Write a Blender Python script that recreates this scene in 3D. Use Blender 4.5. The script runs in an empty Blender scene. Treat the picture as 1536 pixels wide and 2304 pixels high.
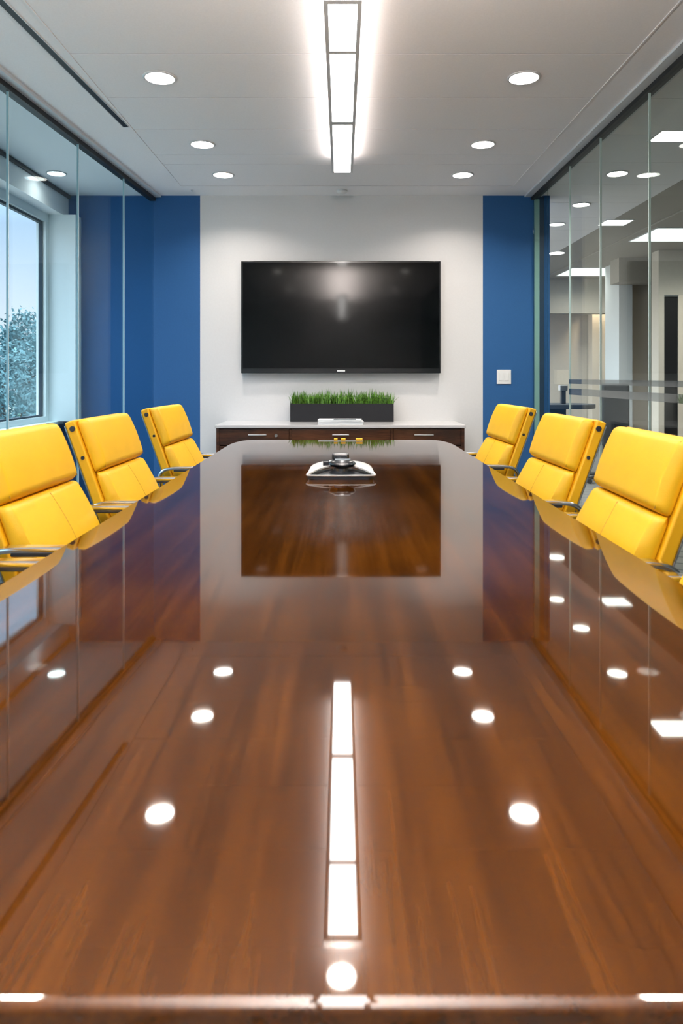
import bpy, bmesh, math, random
from mathutils import Vector, Matrix
random.seed(7)
S = bpy.context.scene
COL = S.collection
PI = math.pi
F = 1600.0; CX = 768.0; HY = 847.0; ZC = 1.105
def X(px, d): return (px-CX)/F*d
def Z(py, d): return ZC-(py-HY)/F*d
TT = 0.74                       # table top
CEIL = ZC+1.564
BACK = 6.15

# ------------------------------------------------------------------ materials
def newmat(name):
    m = bpy.data.materials.new(name); m.use_nodes = True
    nt = m.node_tree; return m, nt, nt.nodes['Principled BSDF']
def pbr(name, col, rough=.5, metal=0, noise=0, nscale=40, bump=0, bscale=200, coat=0, spec=.5):
    m, nt, b = newmat(name)
    b.inputs['Base Color'].default_value = (*col, 1)
    b.inputs['Roughness'].default_value = rough
    b.inputs['Metallic'].default_value = metal
    b.inputs['Specular IOR Level'].default_value = spec
    b.inputs['Coat Weight'].default_value = coat
    b.inputs['Coat Roughness'].default_value = .05
    tc = nt.nodes.new('ShaderNodeTexCoord')
    if noise:
        n = nt.nodes.new('ShaderNodeTexNoise'); n.inputs['Scale'].default_value = nscale; n.inputs['Detail'].default_value = 4
        r = nt.nodes.new('ShaderNodeValToRGB')
        r.color_ramp.elements[0].position = .3; r.color_ramp.elements[1].position = .7
        r.color_ramp.elements[0].color = (*[c*(1-noise) for c in col], 1)
        r.color_ramp.elements[1].color = (*[min(1, c*(1+noise)) for c in col], 1)
        nt.links.new(tc.outputs['Object'], n.inputs['Vector'])
        nt.links.new(n.outputs['Fac'], r.inputs['Fac']); nt.links.new(r.outputs['Color'], b.inputs['Base Color'])
    if bump:
        n = nt.nodes.new('ShaderNodeTexNoise'); n.inputs['Scale'].default_value = bscale; n.inputs['Detail'].default_value = 3
        bp = nt.nodes.new('ShaderNodeBump'); bp.inputs['Strength'].default_value = bump; bp.inputs['Distance'].default_value = .002
        nt.links.new(tc.outputs['Object'], n.inputs['Vector'])
        nt.links.new(n.outputs['Fac'], bp.inputs['Height']); nt.links.new(bp.outputs['Normal'], b.inputs['Normal'])
    return m
def emis(name, col, s):
    m = bpy.data.materials.new(name); m.use_nodes = True; nt = m.node_tree
    nt.nodes.clear(); o = nt.nodes.new('ShaderNodeOutputMaterial'); e = nt.nodes.new('ShaderNodeEmission')
    e.inputs[0].default_value = (*col, 1); e.inputs[1].default_value = s
    nt.links.new(e.outputs[0], o.inputs[0]); return m
def glass(name, tint, f0=.04, refl=1.0):
    m = bpy.data.materials.new(name); m.use_nodes = True; nt = m.node_tree; N = nt.nodes; L = nt.links
    N.clear(); o = N.new('ShaderNodeOutputMaterial'); mx = N.new('ShaderNodeMixShader')
    t = N.new('ShaderNodeBsdfTransparent'); t.inputs[0].default_value = (*tint, 1)
    g = N.new('ShaderNodeBsdfGlossy'); g.inputs['Roughness'].default_value = 0.0
    g.inputs[0].default_value = (.92, .97, .97, 1)
    ge = N.new('ShaderNodeNewGeometry'); dp = N.new('ShaderNodeVectorMath'); dp.operation = 'DOT_PRODUCT'
    L.new(ge.outputs['Normal'], dp.inputs[0]); L.new(ge.outputs['Incoming'], dp.inputs[1])
    def math_(op, a, b=None):
        n = N.new('ShaderNodeMath'); n.operation = op
        for i, v in enumerate((a, b)):
            if v is None: continue
            if isinstance(v, (int, float)): n.inputs[i].default_value = v
            else: L.new(v, n.inputs[i])
        return n.outputs[0]
    c = math_('ABSOLUTE', dp.outputs['Value'])
    k = math_('POWER', math_('SUBTRACT', 1.0, c), 5.0)
    f = math_('MULTIPLY', math_('ADD', math_('MULTIPLY', k, 1-f0), f0), refl)
    L.new(f, mx.inputs[0]); L.new(t.outputs[0], mx.inputs[1]); L.new(g.outputs[0], mx.inputs[2]); L.new(mx.outputs[0], o.inputs[0])
    return m
def wood(name, dark, mid, light, scale, rough, coat=0, spec=.5, ior=1.5, p0=.56, p1=.96, stretch=(9, .55, 9)):
    m, nt, b = newmat(name); N = nt.nodes; L = nt.links
    tc = N.new('ShaderNodeTexCoord'); mp = N.new('ShaderNodeMapping'); mp.inputs['Scale'].default_value = stretch
    L.new(tc.outputs['Object'], mp.inputs['Vector'])
    n1 = N.new('ShaderNodeTexNoise'); n1.inputs['Scale'].default_value = scale; n1.inputs['Detail'].default_value = 3; n1.inputs['Distortion'].default_value = .05
    n2 = N.new('ShaderNodeTexNoise'); n2.inputs['Scale'].default_value = scale*8; n2.inputs['Detail'].default_value = 2
    n3 = N.new('ShaderNodeTexNoise'); n3.inputs['Scale'].default_value = 3.0; n3.inputs['Detail'].default_value = 3
    L.new(mp.outputs[0], n1.inputs['Vector']); L.new(mp.outputs[0], n2.inputs['Vector']); L.new(tc.outputs['Object'], n3.inputs['Vector'])
    a = N.new('ShaderNodeMath'); a.operation = 'MULTIPLY_ADD'; a.inputs[1].default_value = .30; L.new(n2.outputs['Fac'], a.inputs[0])
    a2 = N.new('ShaderNodeMath'); a2.operation = 'MULTIPLY_ADD'; a2.inputs[1].default_value = .45; L.new(n3.outputs['Fac'], a2.inputs[0])
    a3 = N.new('ShaderNodeMath'); a3.operation = 'MULTIPLY'; a3.inputs[1].default_value = .6; L.new(n1.outputs['Fac'], a3.inputs[0])
    L.new(a3.outputs[0], a2.inputs[2]); L.new(a2.outputs[0], a.inputs[2])
    r = N.new('ShaderNodeValToRGB'); cr = r.color_ramp
    cr.elements[0].position = p0; cr.elements[0].color = (*dark, 1); cr.elements[1].position = p1; cr.elements[1].color = (*light, 1)
    e = cr.elements.new((p0+p1)/2); e.color = (*mid, 1)
    L.new(a.outputs[0], r.inputs['Fac']); L.new(r.outputs['Color'], b.inputs['Base Color'])
    b.inputs['Roughness'].default_value = rough; b.inputs['Specular IOR Level'].default_value = spec
    b.inputs['Coat Weight'].default_value = coat; b.inputs['Coat Roughness'].default_value = .03; b.inputs['IOR'].default_value = ior
    return m

M = {}
M['ceil'] = pbr('ceiling_paint', (.93, .91, .925), .8, noise=.02, nscale=120, bump=.15, bscale=300)
M['white'] = pbr('white_wall_paint', (.66, .66, .67), .6, noise=.015, nscale=60, bump=.12, bscale=350)
M['blue'] = pbr('blue_wall_paint', (.019, .098, .27), .6, noise=.03, nscale=60, bump=.12, bscale=350, spec=.3)
M['trim'] = pbr('white_trim', (.62, .66, .70), .4, noise=.01)
M['black'] = pbr('black_channel', (.01, .012, .014), .5)
M['frame'] = pbr('window_frame_paint', (.84, .87, .89), .35, noise=.01)
M['gasket'] = pbr('window_gasket', (.012, .03, .05), .5)
M['sillwall'] = pbr('grey_panel', (.32, .38, .45), .45, noise=.02)
M['tan'] = pbr('taupe_paint', (.36, .33, .29), .7, noise=.03, nscale=30)
M['beige'] = pbr('beige_paint', (.60, .55, .48), .7, noise=.03, nscale=30)
M['pale'] = pbr('pale_paint', (.62, .66, .68), .7, noise=.02)
M['table'] = wood('walnut_gloss', (.017, .0048, .0006), (.041, .0120, .0012), (.080, .0245, .0022), 2.6, .03, ior=1.5, p0=.43, p1=.88, stretch=(11, .26, 11))
M['tableleg'] = wood('walnut_satin', (.012, .004, .002), (.03, .01, .004), (.06, .02, .007), 2, .3)
M['cred'] = wood('espresso_veneer', (.028, .010, .005), (.072, .025, .011), (.13, .048, .020), 2.0, .25, stretch=(.8, 9, 9))
M['counter'] = pbr('light_laminate', (.55, .54, .55), .18)
M['leather'] = pbr('yellow_leather', (.84, .47, .010), .42, noise=.035, nscale=9, bump=.22, bscale=420)
M['leather2'] = pbr('yellow_leather_side', (.80, .42, .007), .42, noise=.03, nscale=9, bump=.18, bscale=420)
M['thread'] = pbr('ochre_thread', (.36, .18, .01), .7)
M['blackp'] = pbr('black_plastic', (.012, .014, .018), .4)
M['blackback'] = pbr('black_back_shell', (.01, .018, .03), .35)
M['chrome'] = pbr('polished_aluminium', (.72, .72, .74), .16, metal=1)
M['steel'] = pbr('brushed_steel', (.62, .64, .66), .3, metal=1)
M['screen'] = pbr('screen_glass', (.001, .0015, .002), .075, spec=.17)
M['bezel'] = pbr('gloss_bezel', (.006, .007, .009), .12)
M['badge'] = pbr('badge_silver', (.7, .72, .75), .35)
M['planter'] = pbr('charcoal_planter', (.007, .008, .011), .6, noise=.04, spec=.3)
M['soil'] = pbr('soil', (.03, .022, .015), .9, noise=.3, nscale=80)
M['paper'] = pbr('magazine_paper', (.80, .82, .84), .5)
M['plate'] = pbr('switch_plastic', (.78, .79, .80), .35)
M['housing'] = pbr('lamp_housing', (.78, .78, .80), .4, metal=.2)
M['lampgrey'] = pbr('lamp_ring', (.62, .62, .64), .4)
M['diff'] = emis('diffuser_glow', (1, .965, .925), 20)
M['upglow'] = emis('uplight_glow', (1, .93, .87), 1.5)
M['lens'] = emis('downlight_glow', (1, .94, .86), 16)
M['panel'] = emis('panel_glow', (1, .98, .94), 6)
M['coffer'] = emis('coffer_glow', (.9, 1, .98), 1.3)
M['glassL'] = glass('glass_left', (.74, .86, .90), .045, .24)
M['glassR'] = glass('glass_right', (.88, .915, .895), .045, .36)
M['glassW'] = glass('glass_window', (.95, .96, .97), .04, .5)
M['joint'] = pbr('glass_joint', (.62, .72, .74), .25)
M['glassedge'] = pbr('green_glass_edge', (.30, .50, .45), .2)
M['frost'] = glass('frosted_band', (.6, .62, .63), .12, 1)
M['phwhite'] = pbr('silver_white_plastic', (.58, .575, .57), .28)
M['phblack'] = pbr('phone_black', (.010, .012, .016), .22)
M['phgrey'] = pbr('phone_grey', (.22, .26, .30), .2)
M['door'] = pbr('black_door', (.012, .012, .014), .4)
M['navy'] = pbr('dark_upholstery', (.010, .018, .03), .6)
M['yellowp'] = pbr('yellow_note', (.85, .50, .03), .5)
M['bark'] = pbr('bark', (.08, .07, .055), .9, noise=.2)
M['leafHazy'] = pbr('leaf_hazy', (.085, .17, .19), .7, noise=.25, nscale=1.2)  # distant haze painted into the leaves as a bluish tone
M['leafB'] = pbr('leaf_b', (.09, .19, .15), .7, noise=.25, nscale=1.2)
M['ground'] = pbr('lawn', (.26, .25, .23), .9, noise=.15, nscale=.6)
M['jamb'] = pbr('warm_paint', (.74, .66, .56), .7)

def mat_grass():
    m, nt, b = newmat('grass_blades'); N = nt.nodes; L = nt.links
    tc = N.new('ShaderNodeTexCoord'); n = N.new('ShaderNodeTexNoise'); n.inputs['Scale'].default_value = 60
    L.new(tc.outputs['Object'], n.inputs['Vector']); r = N.new('ShaderNodeValToRGB')
    r.color_ramp.elements[0].position = .35; r.color_ramp.elements[1].position = .65
    r.color_ramp.elements[0].color = (.035, .12, .012, 1); r.color_ramp.elements[1].color = (.16, .36, .04, 1)
    L.new(n.outputs['Fac'], r.inputs['Fac']); L.new(r.outputs['Color'], b.inputs['Base Color'])
    b.inputs['Roughness'].default_value = .5; return m
M['grass'] = mat_grass()
def mat_carpet():
    m, nt, b = newmat('carpet_tiles'); N = nt.nodes; L = nt.links
    tc = N.new('ShaderNodeTexCoord')
    mp = N.new('ShaderNodeMapping'); mp.inputs['Rotation'].default_value = (0, 0, .35); L.new(tc.outputs['Object'], mp.inputs['Vector'])
    br = N.new('ShaderNodeTexBrick'); br.inputs['Scale'].default_value = 1.0
    br.inputs['Brick Width'].default_value = 1.1; br.inputs['Row Height'].default_value = .16; br.inputs['Mortar Size'].default_value = .009
    br.inputs['Color1'].default_value = (.13, .13, .127, 1); br.inputs['Color2'].default_value = (.19, .185, .18, 1); br.inputs['Mortar'].default_value = (.04, .042, .046, 1)
    L.new(mp.outputs[0], br.inputs['Vector'])
    n = N.new('ShaderNodeTexNoise'); n.inputs['Scale'].default_value = 250; L.new(tc.outputs['Object'], n.inputs['Vector'])
    mx = N.new('ShaderNodeMix'); mx.data_type = 'RGBA'; mx.blend_type = 'MULTIPLY'; mx.inputs[0].default_value = .5
    L.new(br.outputs['Color'], mx.inputs[6]); L.new(n.outputs['Color'], mx.inputs[7]); L.new(mx.outputs[2], b.inputs['Base Color'])
    b.inputs['Roughness'].default_value = .95; return m
M['carpet'] = mat_carpet()

# ------------------------------------------------------------------ mesh helpers
def tag(o, label=None, cat=None, group=None, kind=None):
    if label: o['label'] = label
    if cat: o['category'] = cat
    if group: o['group'] = group
    if kind: o['kind'] = kind
    return o
def empty(name, loc=(0, 0, 0), rz=0, **k):
    o = bpy.data.objects.new(name, None); COL.objects.link(o); o.location = loc; o.rotation_euler = (0, 0, rz)
    o.empty_display_size = .1
    return tag(o, **k)
class MB:
    def __init__(s): s.bm = bmesh.new()
    def add(s, vs, fs, mtx=None):
        bv = [s.bm.verts.new((mtx @ Vector(v)) if mtx else v) for v in vs]
        for f in fs:
            try: s.bm.faces.new([bv[i] for i in f])
            except ValueError: pass
        return bv
    def box(s, a, b, bev=0, seg=2, mtx=None):
        x0, y0, z0 = [min(p, q) for p, q in zip(a, b)]; x1, y1, z1 = [max(p, q) for p, q in zip(a, b)]
        vs = [(x0,y0,z0),(x1,y0,z0),(x1,y1,z0),(x0,y1,z0),(x0,y0,z1),(x1,y0,z1),(x1,y1,z1),(x0,y1,z1)]
        fs = [(0,3,2,1),(4,5,6,7),(0,1,5,4),(1,2,6,5),(2,3,7,6),(3,0,4,7)]
        t = bmesh.new(); bv = [t.verts.new(v) for v in vs]
        for f in fs: t.faces.new([bv[i] for i in f])
        if bev: bmesh.ops.bevel(t, geom=list(t.edges), offset=bev, segments=seg, profile=.5, affect='EDGES')
        if mtx: bmesh.ops.transform(t, matrix=mtx, verts=t.verts)
        me = bpy.data.meshes.new('tmp'); t.to_mesh(me); t.free(); s.bm.from_mesh(me); bpy.data.meshes.remove(me)
        return s
    def prism(s, pts, z0, z1, bev=0, seg=3, mtx=None):
        t = bmesh.new(); n = len(pts)
        lo = [t.verts.new((x, y, z0)) for x, y in pts]; hi = [t.verts.new((x, y, z1)) for x, y in pts]
        t.faces.new(lo[::-1]); top = t.faces.new(hi)
        for i in range(n): t.faces.new((lo[i], lo[(i+1) % n], hi[(i+1) % n], hi[i]))
        if bev:
            es = [e for e in t.edges if abs(e.verts[0].co.z-e.verts[1].co.z) < 1e-6]
            bmesh.ops.bevel(t, geom=es, offset=bev, segments=seg, profile=.5, affect='EDGES')
        if mtx: bmesh.ops.transform(t, matrix=mtx, verts=t.verts)
        me = bpy.data.meshes.new('tmp'); t.to_mesh(me); t.free(); s.bm.from_mesh(me); bpy.data.meshes.remove(me)
        return s
    def lathe(s, prof, n=32, mtx=None):
        vs = []; fs = []
        for r, z in prof:
            for i in range(n):
                a = 2*PI*i/n; vs.append((r*math.cos(a), r*math.sin(a), z))
        for k in range(len(prof)-1):
            for i in range(n):
                j = (i+1) % n; fs.append((k*n+i, k*n+j, (k+1)*n+j, (k+1)*n+i))
        fs.append(tuple(range(n))[::-1]); fs.append(tuple((len(prof)-1)*n+i for i in range(n)))
        s.add(vs, fs, mtx); return s
    def cyl(s, p, q, r, n=16, r2=None):
        p = Vector(p); q = Vector(q); d = q-p; L = d.length
        m = Matrix.Translation(p) @ d.to_track_quat('Z', 'Y').to_matrix().to_4x4()
        s.lathe([(r, 0), (r if r2 is None else r2, L)], n, m); return s
    def sweep(s, path, secfn, closed_ends=True, up=(0, 1, 0)):
        """secfn(i)-> list of 2D (a,b): a along 'up' axis (side), b along path normal."""
        n = len(path); P = [Vector(p) for p in path]; rings = []
        U = Vector(up)
        for i in range(n):
            t = (P[min(i+1, n-1)]-P[max(i-1, 0)]).normalized()
            side = (U-t*U.dot(t)).normalized(); nor = t.cross(side)
            rings.append([s.bm.verts.new(P[i]+side*a+nor*b) for a, b in secfn(i)])
        k = len(rings[0])
        for i in range(n-1):
            for j in range(k):
                s.bm.faces.new((rings[i][j], rings[i][(j+1) % k], rings[i+1][(j+1) % k], rings[i+1][j]))
        if closed_ends:
            s.bm.faces.new(rings[0][::-1]); s.bm.faces.new(rings[-1])
        return s
    def tube(s, path, r, n=10, up=(0, 0, 1)):
        sec = [(r*math.cos(2*PI*i/n), r*math.sin(2*PI*i/n)) for i in range(n)]
        return s.sweep(path, lambda i: sec, up=up)
    def build(s, name, mat, parent=None, angle=35, wn=True, **k):
        bmesh.ops.recalc_face_normals(s.bm, faces=s.bm.faces)
        me = bpy.data.meshes.new(name); s.bm.to_mesh(me); s.bm.free()
        for p in me.polygons: p.use_smooth = True
        me.set_sharp_from_angle(angle=math.radians(angle))
        me.materials.append(mat if not isinstance(mat, str) else M[mat])
        o = bpy.data.objects.new(name, me); COL.objects.link(o)
        if parent: o.parent = parent
        if wn and len(me.polygons) < 1500:
            w_ = o.modifiers.new('normals', 'WEIGHTED_NORMAL'); w_.keep_sharp = True; w_.weight = 100; w_.thresh = .01
        return tag(o, **k)
def rrect(w, h, r, n=4):
    out = []
    for cx, cy, a0 in ((w/2-r, h/2-r, 0), (-w/2+r, h/2-r, 90), (-w/2+r, -h/2+r, 180), (w/2-r, -h/2+r, 270)):
        for i in range(n+1):
            a = math.radians(a0+90*i/n); out.append((cx+r*math.cos(a), cy+r*math.sin(a)))
    return out
def struct(name, a, b, mat, parent=None, bev=0):
    o = MB().box(a, b, bev).build(name, mat, parent)
    if parent is None: o['kind'] = 'structure'
    return o
def copy_tree(o, parent=None):
    c = o.copy(); COL.objects.link(c)
    if parent: c.parent = parent
    for ch in o.children: copy_tree(ch, c)
    return c

# ------------------------------------------------------------------ room shell
YF = -2.6                                              # wall behind the camera
def XL(y): return -1.63-.0636*(6.06-y)                 # glazed left partition line
struct('floor', (-2.6, YF, -.1), (7.2, 13, 0), 'carpet')
# accent wall
wb = struct('wall_back', (-1.222, BACK, 0), (1.222, BACK+.14, CEIL+.1), 'white')
struct('wall_back_left', (-2.6, BACK, 0), (-1.2225, BACK+.14, CEIL+.1), 'blue')
struct('wall_back_right', (1.2225, BACK, 0), (1.80, BACK+.14, CEIL+.1), 'blue')
struct('wall_front', (-2.6, YF-.12, 0), (3.3, YF, CEIL+.1), 'white')
# ceiling: planks in a field, borders round it
cb = MB()
ys = [YF, -1.6, -1.05, -.5, .05, .6, 1.15, 1.7, 2.27, 2.86, 3.447, 3.99, 4.5, 5.02, 5.246, 5.83]
for a, b in zip(ys[:-1], ys[1:]): cb.box((-1.315, a+.0035, CEIL), (1.405, b-.0035, CEIL+.04))
cb.box((-2.6, YF, CEIL), (-1.325, BACK, CEIL+.04))
cb.box((1.415, YF, CEIL), (1.62, BACK, CEIL+.04))
cb.box((-1.325, 5.842, CEIL), (1.415, BACK, CEIL+.04))
cb.box((-1.3245, YF, CEIL-.003), (-1.3165, 5.836, CEIL+.03)); cb.box((1.4065, YF, CEIL-.003), (1.4145, 5.836, CEIL+.03))
cb.box((-2.6, YF, CEIL+.05), (1.66, BACK, CEIL+.12))
# dropped bulkhead above the right glazing
cb.box((1.60, YF, CEIL-.012), (1.66, BACK, CEIL+.04))
cb.build('ceiling', 'ceil', kind='structure')
# ceiling of the corridor and office beyond the right glazing
c2 = MB()
yy = [YF]+[YF+.6*i for i in range(1, 26)]
for a, b in zip(yy[:-1], yy[1:]): c2.box((1.72, a+.003, CEIL), (2.71, b-.003, CEIL+.04))
c2.box((1.66, YF, CEIL+.04), (3.2, 13, CEIL+.1))
c2.build('ceiling_corridor', 'ceil', kind='structure')
c3 = MB(); c3.box((2.715, YF, CEIL-.0), (3.185, 13, CEIL+.04)); c3.box((3.20, YF, CEIL-.01), (7.2, 13, CEIL+.04))
c3.build('ceiling_office', 'tan', kind='structure')

# right glazed partition
GX = 1.657
wr = empty('wall_right', (GX, 0, 0), kind='structure')
def gy(px): return F*GX/(px-CX)
jy = [YF, -1.9, -1.2, -.5, .2, .9, 1.6, 2.35, 3.1, gy(1461), gy(1351), gy(1282), 5.72, BACK-.01]
for a, b in zip(jy[:-1], jy[1:]):
    MB().box((-.006, a+.003, .03), (.006, b-.003, ZC+1.53)).build('glass_pane', 'glassR', wr)
for y in jy[1:-2]:
    MB().box((-.0062, y-.0024, .03), (.0062, y+.0024, ZC+1.53)).build('pane_joint', 'joint', wr)
MB().box((-.02, YF, ZC+1.525), (.03, BACK, ZC+1.551)).build('head_channel', 'black', wr)
MB().box((-.075, YF, ZC+1.550), (.07, BACK, CEIL+.0)).build('head_trim', 'trim', wr)
MB().box((-.02, YF, 0), (.02, BACK, .035)).build('floor_channel', 'black', wr)
MB().box((.0065, BACK-.03, .036), (.046, BACK-.003, ZC+1.524)).build('end_fin', 'glassedge', wr)
MB().box((.047, BACK-.022, .036), (.088, BACK-.003, ZC+1.55)).build('end_post', 'gasket', wr)
MB().box((-.0085, 3.0, Z(867, 4.2)), (-.0065, gy(1282), Z(855, 4.2))).build('frosted_band', 'frost', wr)
MB().box((-.0085, 3.0, Z(897, 4.2)), (-.0065, gy(1282), Z(880, 4.2))).build('frosted_band', 'frost', wr)

# left glazed partition (line slightly skewed, as in the photograph)
ang = math.atan(.0636)
wl = empty('wall_left', (XL(0), 0, 0), -math.atan(.0636), kind='structure')   # local y runs along the line
def ly(y): return y/math.cos(ang)
def yl(px):                                            # depth where the line meets an image column
    k = (px-CX)/F; return (-1.63-.0636*6.06)/(k-.0636)
jl = [YF+.02, -1.75, -.8, .15, 1.1, 2.05, 2.75, yl(17), yl(175), yl(278), BACK-.012]
for a, b in zip(jl[:-1], jl[1:]):
    MB().box((-.006, ly(a)+.003, .03), (.006, ly(b)-.003, ZC+1.52)).build('glass_pane', 'glassL', wl)
for y in jl[1:-1]:
    MB().box((-.0062, ly(y)-.0026, .03), (.0062, ly(y)+.0026, ZC+1.52)).build('pane_joint', 'joint', wl)
MB().box((-.03, ly(YF)+.02, ZC+1.515), (.02, ly(BACK)-.01, ZC+1.546)).build('head_channel', 'black', wl)
MB().box((-.06, ly(YF)+.02, ZC+1.545), (.07, ly(BACK)-.01, CEIL+.002)).build('head_trim', 'trim', wl)
MB().box((-.02, ly(YF)+.02, 0), (.02, ly(BACK)-.01, .035)).build('floor_channel', 'black', wl)

# outer window wall on the far left
WX = -2.46
HEAD = ZC+1.30; SILL = .725
ww = empty('wall_outer', (WX, 0, 0), kind='structure')
MB().box((-.22, YF, 0), (.02, BACK, SILL-.03)).build('sill_panel', 'sillwall', ww)
MB().box((-.22, YF, SILL-.03), (.06, BACK, SILL), .004).build('window_sill', 'frame', ww)
MB().box((-.22, YF, HEAD+.07), (.10, BACK, CEIL+.05)).build('head_bulkhead', 'ceil', ww)
MB().box((.085, YF, CEIL-.03), (.12, BACK, CEIL-.004)).build('shade_channel', 'black', ww)
MB().box((-.12, 6.0205, SILL), (.21, BACK-.001, HEAD+.07)).build('pier', 'frame', ww)
bays = [(YF+.05, -1.25), (-1.17, .55), (.63, 2.35), (2.43, 4.15), (4.23, 6.02)]
for i, (a, b) in enumerate(bays):
    w = empty(f'window_{i+1}', (WX, 0, 0), kind='structure')
    fr = MB(); t = .055
    fr.box((-.10, a, SILL), (-.02, a+t, HEAD+.07)); fr.box((-.10, b-t, SILL), (-.02, b, HEAD+.07))
    fr.box((-.10, a+t, HEAD), (-.02, b-t, HEAD+.07)); fr.box((-.10, a+t, SILL), (-.02, b-t, SILL+.045))
    fr.build('window_frame', 'frame', w)
    g = MB(); q = .014
    g.box((-.075, a+t, SILL+.045), (-.045, a+t+q, HEAD)); g.box((-.075, b-t-q, SILL+.045), (-.045, b-t, HEAD))
    g.box((-.075, a+t+q, HEAD-.02), (-.045, b-t-q, HEAD)); g.box((-.075, a+t+q, SILL+.045), (-.045, b-t-q, SILL+.06))
    g.build('window_gasket', 'gasket', w)
    MB().box((-.064, a+t+q, SILL+.06), (-.056, b-t-q, HEAD-.02)).build('window_glass', 'glassW', w)
for a, b in zip(bays[:-1], bays[1:]):
    MB().box((-.20, a[1], SILL), (.0, b[0], HEAD+.07)).build('mullion', 'frame', ww)

# ------------------------------------------------------------------ beyond the right glazing
MB().box((3.90, 8.75, 0), (3.97, 8.95, CEIL)).box((4.20, 8.75, 0), (7.2, 8.95, CEIL)).box((3.97, 8.75, 2.11), (4.20, 8.95, CEIL)).build('wall_office', 'beige', kind='structure')
d1 = empty('door_1', (3.97, 8.80, 0), kind='structure')
MB().box((.005, -.045, 0), (.165, .06, 2.10), .003).build('door_leaf', 'door', d1)
MB().box((.17, -.055, 0), (.23, .06, 2.108)).build('door_jamb', 'jamb', d1)
MB().box((.0, -.055, 2.085), (.17, -.045, 2.108)).build('door_head', 'steel', d1)
struct('wall_niche', (3.93, 9.85, 0), (7.2, 9.95, CEIL), 'jamb')
struct('trim_1', (X(1392, 9.3), 9.30, 2.34), (3.90, 9.60, CEIL-.01), 'tan')
struct('trim_2', (3.9005, 9.30, 2.34), (7.2, 9.60, CEIL-.01), 'tan')
struct('wall_pillar', (X(1392, 9.6), 9.6, 0), (3.925, 10.1, CEIL-.01), 'pale')
struct('wall_far', (1.8, 12.0, 0), (7.2, 12.12, CEIL), 'beige')
struct('trim_3', (1.8, 11.3, Z(705, 11.3)), (5.0, 11.5, CEIL-.001), 'tan')
struct('wall_column', (X(1332, 11.75), 11.75, 0), (X(1373, 11.75), 11.95, CEIL-.002), 'jamb')
struct('wall_column_rear', (X(1378, 11.2), 11.2, 0), (X(1391, 11.2), 11.29, CEIL), 'pale')
struct('wall_office_right', (7.2, YF, 0), (7.3, 13, CEIL), 'beige')
struct('wall_corridor_end', (3.3, YF-.12, 0), (7.2, YF, CEIL), 'beige')

# ------------------------------------------------------------------ outside
struct('ground', (-120, -60, -5.2), (-3.2, 160, -5.0), 'ground')
def tree(x, y, h, w, leaf, label, seed, layers=26, shape=.55):
    r = random.Random(seed)
    t = empty('tree', (x, y, -5.0), label=label, cat='tree', group='trees beyond the window')
    tr = MB(); tr.cyl((0, 0, 0), (0, 0, h*.93), .20, 10, .03)
    for i in range(22):
        z = h*(.25+.65*r.random()); a = r.random()*2*PI; L = w*(1.05-z/h)*.9+.3
        tr.cyl((0, 0, z), (L*math.cos(a), L*math.sin(a), z+L*.5), .05, 6, .015)
    tr.build('trunk', 'bark', t)
    fo = MB(); vs = []; fs = []
    for c in range(105):
        z = h*(.22+.78*r.random()**.85); rad = w*(1-((z/h-.45)/.62)**2)**.5 if abs((z/h-.45)/.62) < 1 else .25
        a = r.random()*2*PI; q = rad*(.35+.65*r.random()**.5)
        cx, cy, cz = q*math.cos(a), q*math.sin(a), z; cs = .24+.34*r.random()
        for k in range(46):
            p = Vector((r.gauss(0, 1), r.gauss(0, 1), r.gauss(0, .8)))*cs*.55+Vector((cx, cy, cz))
            u = Vector((r.uniform(-1, 1), r.uniform(-1, 1), r.uniform(-1, 1))).normalized()
            v = u.orthogonal().normalized(); sz = .035+.045*r.random(); i0 = len(vs)
            vs += [p-u*sz*1.6, p+v*sz*.7, p+u*sz*1.6, p-v*sz*.7]; fs.append((i0, i0+1, i0+2, i0+3))
    fo.add(vs, fs); fo.build('foliage', leaf, t)
    return t
tree(X(52, 30), 30, 8.6, 1.15, 'leafHazy', 'taller broad tree seen through the left window', 3)
tree(X(98, 37), 37, 8.9, .9, 'leafHazy', 'slimmer tree right of the tall tree outside the window', 5)
tree(X(8, 26), 26, 6.9, 1.3, 'leafHazy', 'tree at the left picture edge outside the window', 8)
tree(X(66, 44), 44, 4.4, 1.7, 'leafB', 'low green tree in front of the tall ones outside the window', 11)
tree(X(118, 50), 50, 5.4, 1.6, 'leafHazy', 'low tree beside the window frame outside', 13)

# ------------------------------------------------------------------ conference table
tb = empty('conference_table', (0, 0, 0), label='long glossy walnut conference table with rounded far corners, in the middle of the room', cat='table')
pts = [(-.60, .413), (.60, .413)]
Y1 = 4.10; rx, ry = .095, .34
for i in range(13):
    a = PI/2*i/12; pts.append((.60-rx+rx*math.cos(a), Y1-ry+ry*math.sin(a)))
for i in range(13):
    a = PI/2*i/12; pts.append((-.60+rx-rx*math.sin(a), Y1-ry+ry*math.cos(a)))
MB().prism(pts, TT-.036, TT, .006, 5).build('tabletop', 'table', tb, angle=9)
MB().box((-.35, .62, TT-.085), (.35, 3.85, TT-.037)).build('apron', 'tableleg', tb)
for y in (.95, 2.25, 3.5):
    MB().box((-.11, y-.30, 0.0), (.11, y+.30, TT-.086), .006).build('pedestal', 'tableleg', tb)

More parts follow.
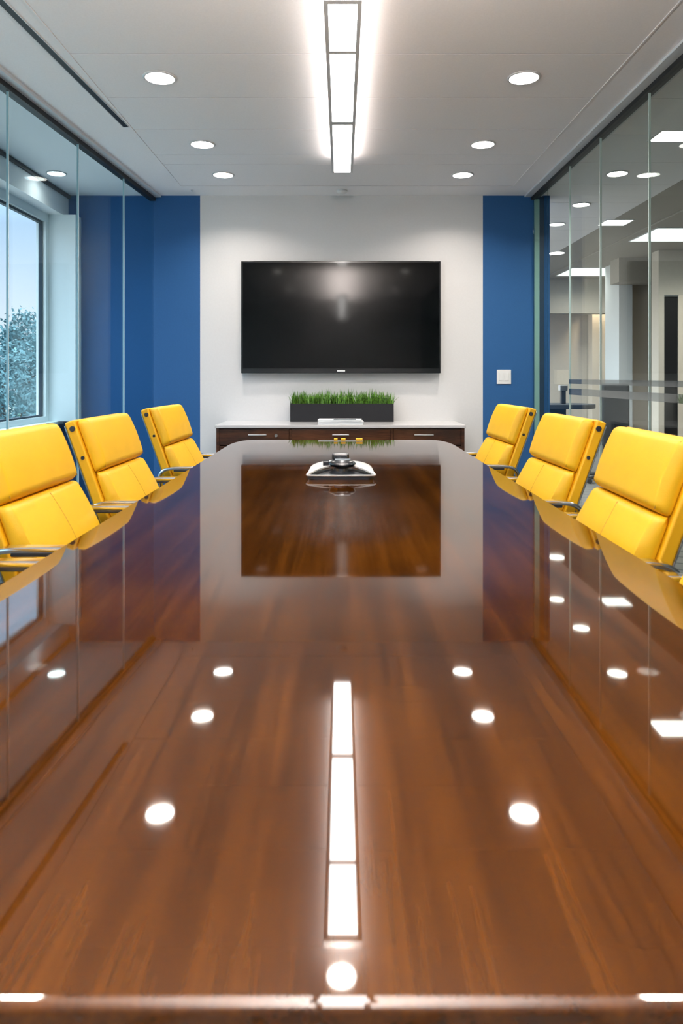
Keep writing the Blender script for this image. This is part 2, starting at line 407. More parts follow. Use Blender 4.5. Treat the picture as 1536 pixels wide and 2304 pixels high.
# ------------------------------------------------------------------ chairs
D = Vector((-.34, 0, .94)).normalized(); NRM = Vector((.94, 0, .34)).normalized(); P0 = Vector((-.25, 0, .45))
LB = .537
def back_pt(s, off=0, y=0): return P0+D*s+NRM*off+Vector((0, y, 0))
def pad_mesh(s0, s1, w, tfn, seam=False, n=26, endr=.018):
    """upholstered pad on the back plane between s0 and s1, front thickness tfn(u)"""
    mb = MB(); rings = []
    us = []
    for i in range(n+1):
        c = .5-.5*math.cos(PI*i/n); us.append(c)
    K = 30
    for u in us:
        s = s0+(s1-s0)*u; e = min(s-s0, s1-s); k = 1.0
        if e < endr: k = math.sqrt(max(0, 1-((endr-e)/endr)**2))
        t = tfn(u)*(.34+.66*k); ww = w/2-(1-k)*.010
        ring = []
        # back side
        ring.append(back_pt(s, .002, -ww+.006)); 
        # front profile: side rises then rounded shoulder then gently crowned face
        side = []
        for j in range(K+1):
            v = -1+2*j/K
            av = abs(v)
            yv = (math.sin(v*PI/2)*.35+v*.65)*ww
            edge = (1-av)*ww
            r = .020
            q = 1.0 if edge > r else math.sqrt(max(0, 1-((r-edge)/r)**2))
            h = t*(.42+.58*q)+.007*(1-v*v)*k
            if seam and u > .0: h -= .0045*math.exp(-(yv/.0045)**2)
            side.append(back_pt(s, h, yv))
        ring += side
        ring.append(back_pt(s, .002, ww-.006))
        rings.append([mb.bm.verts.new(p) for p in ring])
    k = len(rings[0])
    for i in range(len(rings)-1):
        for j in range(k):
            mb.bm.faces.new((rings[i][j], rings[i][(j+1) % k], rings[i+1][(j+1) % k], rings[i+1][j]))
    mb.bm.faces.new(rings[0][::-1]); mb.bm.faces.new(rings[-1])
    return mb
SM = .350
W = .452
def t_low(u): return .030+.024*math.sin(PI*min(1, max(0, u*.92+.08)))
def t_up(u): return .034+.010*math.sin(PI*(.18+.64*u))-.006*u**3
def make_chair():
    ch = empty('office_chair', (0, 0, 0))
    pad_mesh(0.0, SM, W, t_low, seam=False).build('lower_back_pad', 'leather', ch, angle=60)
    pad_mesh(SM+.001, LB, W, t_up, endr=.02).build('headrest_pad', 'leather', ch, angle=60)
    # stitched seams
    low = bpy.data.objects['lower_back_pad'] if False else None
    st = MB(); path = []
    for i in range(25):
        u = .03+.93*i/24; path.append(back_pt(SM*u, t_low(u)+.0066, .012*math.sin(PI*u)))
    st.tube(path, .0013, 6, up=(0, 1, 0)).build('centre_seam', 'thread', ch)
    for sg in (-1, 1):
        st = MB(); path = []
        for i in range(21):
            u = .04+.90*i/20; path.append(back_pt(SM+(LB-SM)*u, t_up(u)*.965, sg*(W/2-.013)))
        st.tube(path, .0011, 6, up=(0, 1, 0)).build('side_seam', 'thread', ch)
    # shell: yellow sided slab, metal edge strip, black rear panel
    def slab(o0, o1, w, s0, s1, bev, name, mat):
        m = Matrix(((D.x, 0, NRM.x, P0.x), (0, 1, 0, 0), (D.z, 0, NRM.z, P0.z), (0, 0, 0, 1)))
        return MB().box((s0, -w/2, o0), (s1, w/2, o1), bev, 3, m).build(name, mat, ch)
    slab(-.036, -.001, .470, -.06, LB+.006, .007, 'back_shell', 'leather2')
    slab(-.041, -.0362, .462, -.06, LB-.004, .001, 'edge_strip', 'chrome')
    slab(-.047, -.0412, .42, -.05, LB-.02, .002, 'rear_panel', 'blackback')
    for sg in (-1, 1):
        for s, r in ((LB-.022, .0095), (LB-.125, .0062)):
            p = back_pt(s, -.015, sg*.2345); q = back_pt(s, -.015, sg*.2375)
            MB().cyl(p, q, r, 14).build('screw_cap', 'blackp', ch)
    # seat
    se = MB().box((-.215, -.235, .385), (.255, .235, .465), .028, 4).build('seat', 'leather', ch)
    MB().box((-.20, -.225, .365), (.235, .225, .384), .006).build('seat_pan', 'blackp', ch)
    # arms: flat aluminium loops
    for sg in (-1, 1):
        path = [(-.16, .40), (-.24, .42), (-.315, .50), (-.352, .575), (-.366, .63), (-.362, .66), (-.345, .679), (-.315, .688), (-.26, .690), (-.15, .690), (-.05, .690),
                (.02, .688), (.045, .680), (.055, .665), (.052, .64), (.03, .56), (.0, .47), (-.02, .41)]
        pp = []
        for k in range(len(path)-1):                   # smooth resample
            a = path[max(k-1, 0)]; b = path[k]; c = path[k+1]; d = path[min(k+2, len(path)-1)]
            for q in range(4):
                t = q/4
                pp.append(tuple(.5*((2*b[i])+(-a[i]+c[i])*t+(2*a[i]-5*b[i]+4*c[i]-d[i])*t*t+(-a[i]+3*b[i]-3*c[i]+d[i])*t**3) for i in (0, 1)))
        pp.append(path[-1])
        ya = sg*.272
        sec = rrect(.038, .015, .006, 3)
        MB().sweep([(x, ya, z) for x, z in pp], lambda i: sec, up=(0, 1, 0)).build('armrest', 'chrome', ch)
        MB().box((-.30, ya-.0165, .674), (.02, ya+.0165, .6845), .003).build('arm_underside', 'blackp', ch)
        MB().box((-.17, min(ya, ya-sg*.06), .375), (-.01, max(ya, ya-sg*.06)+.0, .40), .004).build('arm_bracket', 'blackp', ch)
    MB().box((-.10, -.09, .32), (.10, .09, .366), .012).build('tilt_mechanism', 'blackp', ch)
    MB().cyl((0, 0, .10), (0, 0, .33), .026, 20).build('gas_column', 'chrome', ch)
    hub = MB().lathe([(.045, .075), (.05, .09), (.045, .115), (.03, .125)], 24).build('base_hub', 'chrome', ch)
    for k in range(5):
        a = 2*PI*k/5+.3; c, s_ = math.cos(a), math.sin(a)
        sec0 = rrect(.045, .028, .008, 3)
        pth = [(c*r, s_*r, z) for r, z in ((.02, .098), (.10, .096), (.20, .086), (.29, .072))]
        MB().sweep(pth, lambda i: [(x*(1-.13*i), y*(1-.13*i)) for x, y in sec0], up=(-s_, c, 0)).build('base_leg', 'chrome', ch)
        w = MB(); cx, cy = c*.285, s_*.285
        for e in (-.013, .013):
            w.cyl((cx-s_*(e-.008), cy+c*(e-.008), .027), (cx-s_*(e+.008), cy+c*(e+.008), .027), .027, 18)
        w.cyl((cx, cy, .03), (cx, cy, .062), .008, 8)
        w.build('caster', 'blackp', ch)
    return ch
proto = make_chair()
GRP = 'yellow leather chairs around the conference table'
chairs = [  # mid of the top edge (x, y), turn, label
    (-.862, 2.615, -1, 0, 'yellow leather office chair in the middle of the left row, two black screw caps showing'),
    (-.890, 1.985, -1, 0, 'large yellow leather chair nearest the camera on the left side, cut by the picture edge'),
    (-.853, 3.50, -2, 0, 'farthest yellow leather chair on the left side, against the blue wall'),
    (-.885, 1.315, -1, 0, 'yellow chair at the left picture edge of which mostly an armrest end shows'),
    (.796, 1.850, -1.5, 1, 'large yellow leather chair second from the camera on the right side'),
    (.822, 2.62, 1.5, 1, 'yellow leather chair on the right side in front of the glass partition, between two others'),
    (.846, 3.57, 2, 1, 'farthest yellow leather chair on the right side, against the blue wall'),
    (.790, 1.20, 0, 1, 'nearest yellow chair on the right, only a sliver at the picture edge'),
]
for i, (x, y, a, side, lab) in enumerate(chairs):
    o = proto if i == 0 else copy_tree(proto)
    rz = math.radians(a) if side == 0 else PI+math.radians(a)
    o.location = (x+.405*math.cos(rz), y+.405*math.sin(rz), 0); o.rotation_euler = (0, 0, rz)
    tag(o, lab, 'chair', GRP)

# ------------------------------------------------------------------ television
tv = empty('television', (0, BACK, 1.6), label='large black flat television hanging on the white wall', cat='television')
tx0, tx1, tz0, tz1 = X(542, 6.08), X(991, 6.08), Z(840, 6.08)-1.6, Z(587, 6.08)-1.6
MB().box((tx0, -.070, tz0), (tx1, -.030, tz1), .004).build('frame', 'bezel', tv)
MB().box((tx0+.016, -.0715, tz0+.042), (tx1-.016, -.0700, tz1-.016)).build('screen', 'screen', tv)
MB().box((tx0+.004, -.0708, tz0+.003), (tx1-.004, -.0700, tz0+.040)).build('lower_bezel', 'bezel', tv)
MB().box((X(758, 6.08), -.0725, tz0+.015), (X(776, 6.08), -.0709, tz0+.028), .0005).build('maker_badge', 'badge', tv, label='small silver badge on the lower frame')
MB().box((-.30, -.030, -.2), (.30, -.0005, .2)).build('wall_bracket', 'blackp', tv)

# light switch
lsw = empty('light_switch', (X(1133, BACK), BACK, Z(848, BACK)), label='white double rocker light switch on the right blue wall strip', cat='light switch')
MB().box((-.062, -.007, -.062), (.062, -.0003, .062), .003).build('cover_plate', 'plate', lsw)
for s in (-1, 1):
    MB().box((s*.024-.016, -.0105, -.033), (s*.024+.016, -.0072, .033), .0015).build('rocker', 'plate', lsw)

# ------------------------------------------------------------------ credenza
CF = 5.60; CZ = .722
cr = empty('credenza', (0, 5.87, 0), label='low dark wood credenza with a pale grey top under the television', cat='sideboard')
x0, x1 = X(483, 5.585), X(1048, 5.585); xa, xb = X(653, 5.6), X(882, 5.6)
f = CF-5.87; bk = BACK-5.87-.002
MB().box((x0, f-.015, CZ-.024), (x1, bk, CZ), .003).build('countertop', 'counter', cr)
body = MB()
body.box((x0+.008, f+.004, .06), (x0+.034, bk, CZ-.025)); body.box((x1-.034, f+.004, .06), (x1-.008, bk, CZ-.025))
body.box((xa-.009, f+.01, .06), (xa+.009, bk, CZ-.025)); body.box((xb-.009, f+.01, .06), (xb+.009, bk, CZ-.025))
body.box((x0+.034, f+.022, .06), (x1-.034, bk, .09)); body.box((x0+.034, bk-.02, .09), (x1-.034, bk, CZ-.025)); body.box((x0+.034, f+.03, CZ-.04), (x1-.034, bk, CZ-.025))
body.build('body', 'cred', cr)
MB().box((x0+.04, f+.05, 0), (x1-.04, bk-.02, .06)).build('plinth', 'blackp', cr)
hx = {0: X(579, 5.6), 1: X(766, 5.6), 2: X(953, 5.6)}; hw = (.072, .066, .076)
cols = [(x0+.037, xa-.012), (xa+.012, xb-.012), (xb+.012, x1-.037)]
for i, (a, b) in enumerate(cols):
    zs = [(.565, CZ-.034), (.335, .557), (.10, .327)]
    for k, (za, zb) in enumerate(zs):
        dr = MB().box((a, f+.004, za), (b, f+.022, zb), .002).build('drawer', 'cred', cr)
        hz = Z(979, 5.58) if k == 0 else zb-.04
        h = MB(); h.box((hx[i]-hw[i], f-.022, hz-.006), (hx[i]+hw[i], f-.012, hz+.006), .003)
        for s in (-1, 1): h.cyl((hx[i]+s*(hw[i]-.012), f-.013, hz), (hx[i]+s*(hw[i]-.012), f+.004, hz), .004, 8)
        h.build('handle', 'steel', dr, label='steel bar handle')
    if i == 0:
        lk = MB(); lk.cyl((X(621, 5.6), f+.004, Z(980, 5.6)), (X(621, 5.6), f-.012, Z(980, 5.6)), .012, 18)
        lk.build('lock', 'steel', dr)
        lk.bm = None
# planter with grass tufts
PY = 5.99; pz = CZ+.001
pl = empty('grass_planter', (X(769, 6.0), 6.06, pz), label='long charcoal planter box with green grass on the credenza', cat='planter')
pw = .436; ph = Z(908, 6.0)-pz
p = MB(); t = .012
p.box((-pw, -.075, 0), (pw, -.075+t, ph)); p.box((-pw, .075-t, 0), (pw, .075, ph)); p.box((-pw, -.063, 0), (-pw+t, .063, ph)); p.box((pw-t, -.063, 0), (pw, .063, ph)); p.box((-pw+t, -.063, 0), (pw-t, .063, .01))
p.build('box', 'planter', pl)
MB().box((-pw+t+.001, -.062, .011), (pw-t-.001, .062, ph-.02)).build('soil', 'soil', pl)
def tuft(cx, cy, seed, hh):
    r = random.Random(seed); vs = []; fs = []
    for b in range(62):
        a = r.random()*2*PI; lean = (.006+.062*r.random()**1.2); h = hh*(.60+.50*r.random())*(1-lean*5.5)
        bx, by = cx+r.gauss(0, .018), cy+r.gauss(0, .014)
        bx = min(max(bx, cx-.036), cx+.036); by = min(max(by, -.055), .055)
        w = .0034+.0036*r.random(); sx, sy = -math.sin(a)*w, math.cos(a)*w; i0 = len(vs); n = 5
        for k in range(n+1):
            q = k/n; ww = (1-q**2.2)+.02; dx = math.cos(a)*lean*q**1.8; dy = math.sin(a)*lean*q**1.8*.6
            zz = ph-.021+(h+.02)*(q-.10*q*q)
            vs += [(bx+dx-sx*ww, by+dy-sy*ww, zz), (bx+dx+sx*ww, by+dy+sy*ww, zz)]
        for k in range(n): j = i0+2*k; fs.append((j, j+1, j+3, j+2))
    mb = MB(); mb.add(vs, fs); return mb
nt_ = 13
for i in range(nt_):
    cx = -pw+.035+(2*pw-.07)*i/(nt_-1)
    hh = .128+.014*math.sin(i*1.9+1)+(.012 if 3 < i < 11 else 0)
    tuft(cx, (-.02, .022)[i % 2], 100+i, hh).build('grass_tuft', 'grass', pl)
# magazines
mx0, mx1 = X(716, 5.72), X(815, 5.72)
for i, (dx, rz, lab, mt) in enumerate(((0, .0, 'white magazine at the bottom of the stack on the credenza', 'paper'), (.004, .02, 'middle white magazine in the stack on the credenza', 'paper'), (-.004, -.03, 'open glossy magazine on top of the stack on the credenza', 'paper'))):
    mg = empty('magazine', ((mx0+mx1)/2+dx, 5.73, CZ+.001+.0125*i), rz, label=lab, cat='magazine', group='magazines in front of the planter')
    hw_ = (mx1-mx0)/2-.005*(i == 2)
    MB().box((-hw_, -.105, .0012), (hw_, .105, .0105), .001).build('pages', 'paper', mg)
    MB().box((-hw_-.002, -.108, 0), (hw_+.002, .108, .0011)).build('back_cover', 'paper', mg)
    MB().box((-hw_-.002, -.108, .0106), (hw_+.002, .108, .0118)).build('front_cover', mt, mg)
    if i == 2: MB().box((-.05, -.07, .0119), (.13, .07, .0124)).build('cover_picture', 'phgrey', mg, label='blue grey cover picture')
# thin tray with yellow pads at the far table end
tray = MB().box((X(716, 4.04), 3.99, TT+.0005), (X(816, 4.04), 4.06, TT+.0018), .0003).build('glass_tray', 'steel', label='thin clear tray lying at the far end of the table', cat='tray')
for a, b, lab in ((751, 759, 'small yellow note block at the left of the far table end'), (767, 777, 'small yellow note block between the two others on the tray'), (800, 815, 'widest yellow note block at the right of the tray')):
    MB().box((X(a, 4.03), 4.005, TT+.0032), (X(b, 4.03), 4.03, TT+.015), .001).build('note_block', 'yellowp', label=lab, cat='note block', group='yellow note blocks on the table end')

# ------------------------------------------------------------------ conference phone
cp = empty('conference_phone', (X(767, 2.58), 2.60, TT), label='silver and black conference phone near the far end of the glossy table', cat='phone')
def trap(fw, bw, y0, y1, r=.02, n=5):
    # rounded trapezoid outline, front (y0) wide, back (y1) narrow
    c = [(fw, y0), (bw, y1), (-bw, y1), (-fw, y0)]; out = []
    for i in range(4):
        p = Vector(c[i]); a = (Vector(c[i-1])-p).normalized(); b = (Vector(c[(i+1) % 4])-p).normalized()
        for k in range(n+1):
            t = k/n; out.append(tuple(p+a*r*(1-t)**2+b*r*t**2))
    return out
MB().prism(trap(.115, .098, -.090, .085, .02), .0, .013, .002).build('base', 'phblack', cp)  # phone base; its black also stands for the shadow under the front
def phone_shell(name, mat):
    # arched white wings: front edge recedes towards the middle
    mb = MB(); n = 40; m = 12; top = []; bot = []
    for i in range(n+1):
        u = -1+2*i/n; au = abs(u)
        yf = -.092+.078*(1-au**2.6)
        yb = .088-.012*au
        rt = []; rb = []
        for j in range(m+1):
            v = j/m; y = yf+(yb-yf)*v
            w = .120-.014*((y+.09)/.178)
            q = (y+.092)/.18
            z = .0135+.034*max(q, 0)**.75*(1-.32*au**6)+.006*(1-u*u)-.010*v**6
            rt.append(mb.bm.verts.new((u*w, y, z+.004))); rb.append(mb.bm.verts.new((u*(w-.002), y+.0015, z-.0005)))
        top.append(rt); bot.append(rb)
    for i in range(n):
        for j in range(m):
            mb.bm.faces.new((top[i][j], top[i+1][j], top[i+1][j+1], top[i][j+1]))
            mb.bm.faces.new((bot[i][j], bot[i][j+1], bot[i+1][j+1], bot[i+1][j]))
        mb.bm.faces.new((top[i][0], bot[i][0], bot[i+1][0], top[i+1][0])); mb.bm.faces.new((top[i][m], top[i+1][m], bot[i+1][m], bot[i][m]))
    for j in range(m):
        mb.bm.faces.new((top[0][j], top[0][j+1], bot[0][j+1], bot[0][j])); mb.bm.faces.new((top[n][j], bot[n][j], bot[n][j+1], top[n][j+1]))
    return mb.build(name, mat, cp, angle=50)
phone_shell('shell', 'phwhite')
# front rim
rim = [(-.118, .03), (-.122, -.02), (-.122, -.075), (-.116, -.090), (-.06, -.0945), (0, -.096), (.06, -.0945), (.116, -.090), (.122, -.075), (.122, -.02), (.118, .03)]
MB().sweep([(x*(1 if y < -.05 else .97), y, .0155) for x, y in rim], lambda i: rrect(.006, .006, .0025, 3), up=(0, 0, 1)).build('rim', 'phwhite', cp)
# dark speaker grille bulging in the opening
g = MB(); n = 24; rows = []
for i in range(n+1):
    u = -1+2*i/n; row = []
    for j in range(9):
        v = j/8; row.append(g.bm.verts.new((u*(.112-.02*v), -.088+.10*v, .0135+.016*(1-u*u)*math.sin(PI*.5*min(1, v*1.5)))))
    rows.append(row)
for i in range(n):
    for j in range(8): g.bm.faces.new((rows[i][j], rows[i+1][j], rows[i+1][j+1], rows[i][j+1]))
g.build('speaker_grille', 'phblack', cp, angle=60)
MB().lathe([(.028, 0), (.026, .02)], 24, Matrix.Translation((0, -.035, .014)) @ Matrix.Diagonal((1.0, .8, 1, 1))).build('hub', 'phblack', cp)
MB().lathe([(.020, -.013), (.040, -.009), (.050, 0), (.046, .008), (.034, .013), (.01, .016)], 36, Matrix.Translation((.004, -.022, .048)) @ Matrix.Diagonal((1.0, .75, 1, 1))).build('dome', 'phblack', cp, angle=60)
MB().box((-.022, -.028, .0630), (.034, -.008, .0655), .0012).build('dome_top_strip', 'phgrey', cp)  # silver-grey strip on top of the dome
MB().box((-.066, -.012, .038), (-.044, .035, .056), .003).build('keypad', 'phblack', cp)
MB().box((-.034, .045, .045), (.030, .075, .079), .009, 3).build('display', 'phblack', cp)

# ------------------------------------------------------------------ ceiling fixtures
def area(name, loc, size, power, col, shape='DISK', sy=None, spread=PI*.75, rot=(0, 0, 0), parent=None):
    l = bpy.data.lights.new(name, 'AREA'); l.shape = shape; l.size = size
    if sy: l.size_y = sy
    l.energy = power; l.color = col; l.spread = spread
    o = bpy.data.objects.new(name, l); COL.objects.link(o); o.location = loc; o.rotation_euler = rot
    if parent: o.parent = parent
    return o
def downlight(x, y, D_, label, group, power=6.5, cz=CEIL, col=(1, .90, .80), lens='lens'):
    t = empty('downlight', (x, y, cz), label=label, cat='ceiling light', group=group)
    r = D_/2
    MB().lathe([(r+.012, -.001), (r+.012, -.004), (r+.006, -.008), (r, -.0075), (r-.002, -.001)], 40).build('trim_ring', 'lampgrey', t)
    MB().lathe([(r-.003, -.0012), (r-.003, -.004)], 40).build('lens', lens, t)
    area('downlight_lamp', (0, 0, -.009), D_*.9, power, col, parent=t)
    return t
GR = 'round downlights in the meeting room ceiling'
for x, y, lab in ((-.949, 3.718, 'left round downlight of the nearest visible pair'), (.953, 3.718, 'right round downlight of the nearest visible pair'),
                  (-.936, 4.785, 'left round downlight of the middle pair'), (.951, 4.785, 'right round downlight of the middle pair'),
                  (-.916, 5.51, 'left round downlight of the pair nearest the television wall'), (.937, 5.51, 'right round downlight of the pair nearest the television wall'),
                  (-.95, 1.6, 'left downlight above the camera end of the table, out of the picture'), (.95, 1.6, 'right downlight above the camera end of the table, out of the picture'),
                  (-.95, -.6, 'left downlight behind the camera'), (.95, -.6, 'right downlight behind the camera')):
    downlight(x, y, .150, lab, GR)
downlight(0, 2.71, .115, 'small single downlight between the linear lights, seen only mirrored in the table', GR, 3)
def linear(y0, y1, segs, label, drop=0, up=0):
    t = empty('linear_light', (0.005, 0, CEIL-drop), label=label, cat='ceiling light', group='linear lights along the ceiling centre')
    hb = -.062
    h = MB(); w = .075
    h.box((-w, y0, hb), (-w+.017, y1, -.036)); h.box((w-.017, y0, hb), (w, y1, -.036)); h.box((-w+.017, y0, hb), (w-.017, y0+.03, -.036)); h.box((-w+.017, y1-.012, hb), (w-.017, y1, -.036))
    h.box((-w+.017, y0+.03, -.041), (w-.017, y1-.012, -.036))
    for a, b in zip(segs[:-1], segs[1:]): h.box((-w+.017, a[1], hb), (w-.017, b[0], -.042))
    [h.box((-.02, q_-.05, -.036), (.02, q_+.05, 0 if not drop else -.012)) for q_ in (y0+.2, y1-.2)]
    if drop:
        for yy_ in (y0+.25, y1-.25): h.cyl((0, yy_, -.03), (0, yy_, drop-.001), .004, 8)
    if up: area('uplight_lamp', (0, (y0+y1)/2, -.010 if drop else -.034), .11, up, (1, .90, .82), 'RECTANGLE', y1-y0-.1, PI, (PI, 0, 0), t)
    h.build('housing', 'housing', t)
    for a, b in segs: MB().box((-w+.018, a+.001, hb+.004), (w-.018, b-.001, -.043)).build('diffuser', 'diff', t)
    for s in (-1, 1): MB().box((s*.05-.015, y0+.02, -.0355), (s*.05+.015, y1-.02, -.0315)).build('uplight_strip', 'upglow', t)
    return t
def dl(py): return F*1.458/(HY-py)
linear(dl(12)-.04, dl(388)+.01, [(dl(12), dl(115)), (dl(121), dl(274)), (dl(281), dl(387))], 'long rectangular linear light in the middle of the ceiling, three lit panels', .045, 6.5)
linear(-2.2, 1.9, [(-2.16, -1.35), (-1.33, -.35), (-.33, .55), (.57, 1.2), (1.22, 1.888)], 'second linear light above the camera, hinted at in the television, its strong uplight added', .34, 330)  # strong uplight and deep drop added to brighten the ceiling

# smoke detector and sprinkler
MB().lathe([(.045, 0), (.045, -.012), (.030, -.026), (.012, -.030)], 28, Matrix.Translation((X(769, 6.0), 5.98, CEIL-.0005))).build('smoke_detector', 'plate', label='small white smoke detector on the ceiling before the television wall', cat='smoke detector')
MB().lathe([(.012, 0), (.012, -.004), (.004, -.012)], 16, Matrix.Translation((X(432, 5.97), 5.97, CEIL-.0005))).build('sprinkler', 'steel', label='tiny ceiling sprinkler dot near the left blue wall', cat='sprinkler')
# slot diffuser
ad = empty('slot_diffuser', (-1.347, 4.45, CEIL), math.atan(.048), label='long black slot air diffuser in the ceiling on the left', cat='air vent')
ad.rotation_euler.z = -math.atan(.048)
MB().box((-.016, -6.6, -.003), (.016, 0, -.0005)).build('slot', 'black', ad)
MB().box((-.021, -6.6, -.004), (-.0165, .0, -.0005)).box((.0165, -6.6, -.004), (.021, .0, -.0005)).box((-.021, .0005, -.004), (.021, .005, -.0005)).build('rim', 'lampgrey', ad)

# corridor lights
GC = 'ceiling lights beyond the glass partitions'
for px, py, lab, d_ in ((1388, 390, 'round downlight beyond the right glass, nearest and highest of its row', .15), (1307, 460, 'round downlight beyond the right glass, second of its row', .15), (1252, 504, 'round downlight beyond the right glass, third of its row', .15), ):
    d = F*1.564/(HY-py); downlight(X(px, d), d, d_, lab, GC, 7)
downlight(X(1251, 9.0), 9.0, .20, 'farthest round downlight beyond the right glass, a flat ellipse', GC, 7)
downlight(2.15, 2.4, .15, 'round corridor downlight right of the table, outside the picture', GC, 8)
downlight(2.15, -.5, .15, 'round corridor downlight behind the camera', GC, 8)
downlight(X(127, 5.47), 5.47, .13, 'single round downlight between the left glass and the window', GC, .5)
def panel(x0_, x1_, y0_, y1_, lab, m='panel', z=CEIL, power=0):
    t = empty('ceiling_panel_light', ((x0_+x1_)/2, (y0_+y1_)/2, z), label=lab, cat='ceiling light', group=GC)
    a, b = (x1_-x0_)/2, (y1_-y0_)/2
    fr = MB(); fr.box((-a-.01, -b-.01, -.008), (a+.01, -b, -.001)); fr.box((-a-.01, b, -.008), (a+.01, b+.01, -.001)); fr.box((-a-.01, -b, -.008), (-a, b, -.001)); fr.box((a, -b, -.008), (a+.01, b, -.001))
    fr.build('frame', 'lampgrey', t); MB().box((-a, -b, -.006), (a, b, -.001)).build('diffuser', m, t)
    if power: area('panel_lamp', (0, 0, -.012), 2*a, power, (1, .96, .9), 'RECTANGLE', 2*b, parent=t)
d0, d1_ = F*1.564/(HY-293), F*1.564/(HY-316)
panel(X(1459, d1_), X(1459, d1_)+.32, d0, d1_, 'square panel light beyond the right glass near the picture edge', power=12)
d0, d1_ = F*1.564/(HY-494), F*1.564/(HY-506)
panel(X(1345, d1_), X(1402, d1_), d0, d1_, 'square panel light beyond the right glass, farther than its neighbour', power=12)
panel(3.30, 4.9, 7.42, 8.15, 'wide glowing ceiling coffer at the right picture edge', 'coffer', CEIL-.011, power=16)
panel(3.30, 4.20, 10.15, 10.95, 'dimmer glowing ceiling coffer seen between the glass joints', 'coffer', CEIL-.011, power=14)
# warm wall washers
def wash(x, y, z, tx, ty, tz, e, lab, ang_=1.0):
    t = empty('wall_washer', (x, y, z), label=lab, cat='ceiling light', group=GC)
    MB().lathe([(.04, 0), (.04, -.03), (.03, -.032)], 20).build('can', 'lampgrey', t)
    l = bpy.data.lights.new('washer_lamp', 'SPOT'); l.energy = e; l.color = (1, .80, .58); l.spot_size = ang_*2; l.spot_blend = .8; l.shadow_soft_size = .03
    o = bpy.data.objects.new('washer_lamp', l); COL.objects.link(o); o.location = (0, 0, -.05); o.parent = t
    o.rotation_euler = (Vector((tx, ty, tz))-Vector((x, y, z))).to_track_quat('-Z', 'Y').to_euler()
wash(4.25, 9.55, CEIL-.012, 4.3, 9.85, 1.6, 40, 'small wall washer over the pale warm niche')
wash(X(1350, 11.5), 11.52, 2.40, X(1350, 11.55), 11.56, 1.6, 10, 'small wall washer over the far warm column') if False else None
wash(X(1352, 11.6), 11.60, CEIL-.002, X(1352, 11.75), 11.75, 1.5, 45, 'small wall washer before the far warm column', .7)
wash(5.0, 8.45, CEIL-.012, 4.9, 8.75, 2.0, 12, 'small wall washer beside the black door')

# ------------------------------------------------------------------ furniture beyond the right glass
dk = empty('desk', (X(1262, 8.2), 8.2, 0), label='dark desk with a rounded end beyond the right glass', cat='desk')
op = [(-.55, -.28), (.10, -.28)]+[(.10+.28*math.sin(PI*i/10), -.28*math.cos(PI*i/10)) for i in range(1, 10)]+[(.10, .28), (-.55, .28)]
MB().prism(op, .74, .79, .006).build('desktop', 'navy', dk)
MB().box((-.5, -.02, 0), (.05, .02, .74)).build('panel', 'navy', dk)
mo = empty('monitor_arm', (X(1266, 8.15), 8.15, .7905), label='dark upright monitor arm clamped on the far desk', cat='monitor arm')
MB().box((-.025, -.03, 0), (.025, .03, .19), .004).build('post', 'blackp', mo); MB().box((-.045, -.04, .15), (.045, .04, .215), .01).build('head', 'steel', mo)
dc = empty('tall_chair', (X(1361, 7.5), 7.5, 0), label='dark high-backed chair beyond the right glass', cat='chair')
MB().box((-.145, -.30, .40), (.145, -.22, Z(863, 7.2)), .03, 3).build('backrest', 'navy', dc)
MB().box((-.20, -.22, .40), (.20, .22, .47), .025, 3).build('seat', 'navy', dc)
MB().cyl((0, 0, .08), (0, 0, .40), .025).build('column', 'blackp', dc)
for k in range(5):
    a = 2*PI*k/5; MB().cyl((0, 0, .09), (.28*math.cos(a), .28*math.sin(a), .05), .018, 8).build('base_leg', 'blackp', dc)
    MB().lathe([(.025, -.025), (.028, 0), (.025, .025)], 12, Matrix.Translation((.28*math.cos(a), .28*math.sin(a), .026)) @ Matrix.Rotation(PI/2, 4, 'X')).build('caster', 'blackp', dc)

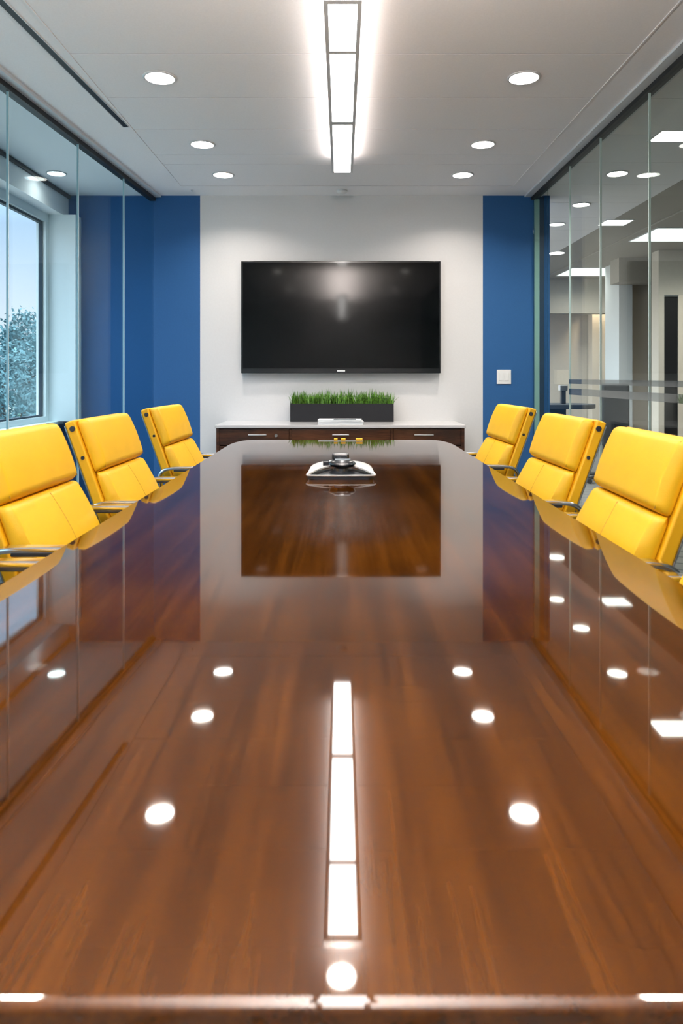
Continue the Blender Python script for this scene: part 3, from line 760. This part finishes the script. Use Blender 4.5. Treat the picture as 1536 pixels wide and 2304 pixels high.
# ------------------------------------------------------------------ world
w = bpy.data.worlds.new('sky'); S.world = w; w.use_nodes = True; nt = w.node_tree; N = nt.nodes; L = nt.links
bg = N['Background']; tc = N.new('ShaderNodeTexCoord'); sp = N.new('ShaderNodeSeparateXYZ'); L.new(tc.outputs['Generated'], sp.inputs[0])
ns = N.new('ShaderNodeTexNoise'); ns.inputs['Scale'].default_value = 2.2; ns.inputs['Detail'].default_value = 5; L.new(tc.outputs['Generated'], ns.inputs['Vector'])
ma = N.new('ShaderNodeMath'); ma.operation = 'MULTIPLY_ADD'; ma.inputs[1].default_value = .10; L.new(ns.outputs['Fac'], ma.inputs[0]); L.new(sp.outputs['Z'], ma.inputs[2])
rp = N.new('ShaderNodeValToRGB'); cr_ = rp.color_ramp
cr_.elements[0].position = .0; cr_.elements[0].color = (.17, .15, .152, 1)
cr_.elements[1].position = .75; cr_.elements[1].color = (1, 1, 1, 1)
e = cr_.elements.new(.12); e.color = (.17, .15, .152, 1)
e = cr_.elements.new(.25); e.color = (.112, .12, .145, 1)
e = cr_.elements.new(.42); e.color = (.25, .33, .42, 1)
L.new(ma.outputs[0], rp.inputs['Fac']); L.new(rp.outputs['Color'], bg.inputs['Color']); bg.inputs['Strength'].default_value = 6.5
pt = area('window_portal', (WX-.25, 1.8, (SILL+HEAD)/2), 8.6, 1, (1, 1, 1), 'RECTANGLE', HEAD-SILL+.1, rot=(0, -PI/2, 0)); pt.rotation_euler = (PI/2, 0, -PI/2)
pt.data.cycles.is_portal = True

# ------------------------------------------------------------------ camera
cam = bpy.data.cameras.new('camera'); co = bpy.data.objects.new('camera', cam); COL.objects.link(co)
co.location = (0, 0, ZC); co.rotation_euler = (PI/2, 0, 0)
cam.sensor_fit = 'VERTICAL'; cam.sensor_height = 36; cam.lens = F/2304*36
cam.shift_y = -(1152-HY)/2304; cam.clip_start = .05; cam.clip_end = 400
cam.dof.use_dof = True; cam.dof.focus_distance = 4.6; cam.dof.aperture_fstop = 6.3
S.camera = co
S.view_settings.view_transform = 'Standard'; S.view_settings.look = 'None'; S.view_settings.gamma = 1; S.view_settings.use_curve_mapping = False
S.view_settings.exposure = 0.6
S.cycles.caustics_reflective = False; S.cycles.caustics_refractive = False
S.cycles.max_bounces = 10; S.cycles.transparent_max_bounces = 24; S.cycles.glossy_bounces = 6; S.cycles.diffuse_bounces = 5
S.cycles.sample_clamp_indirect = 6
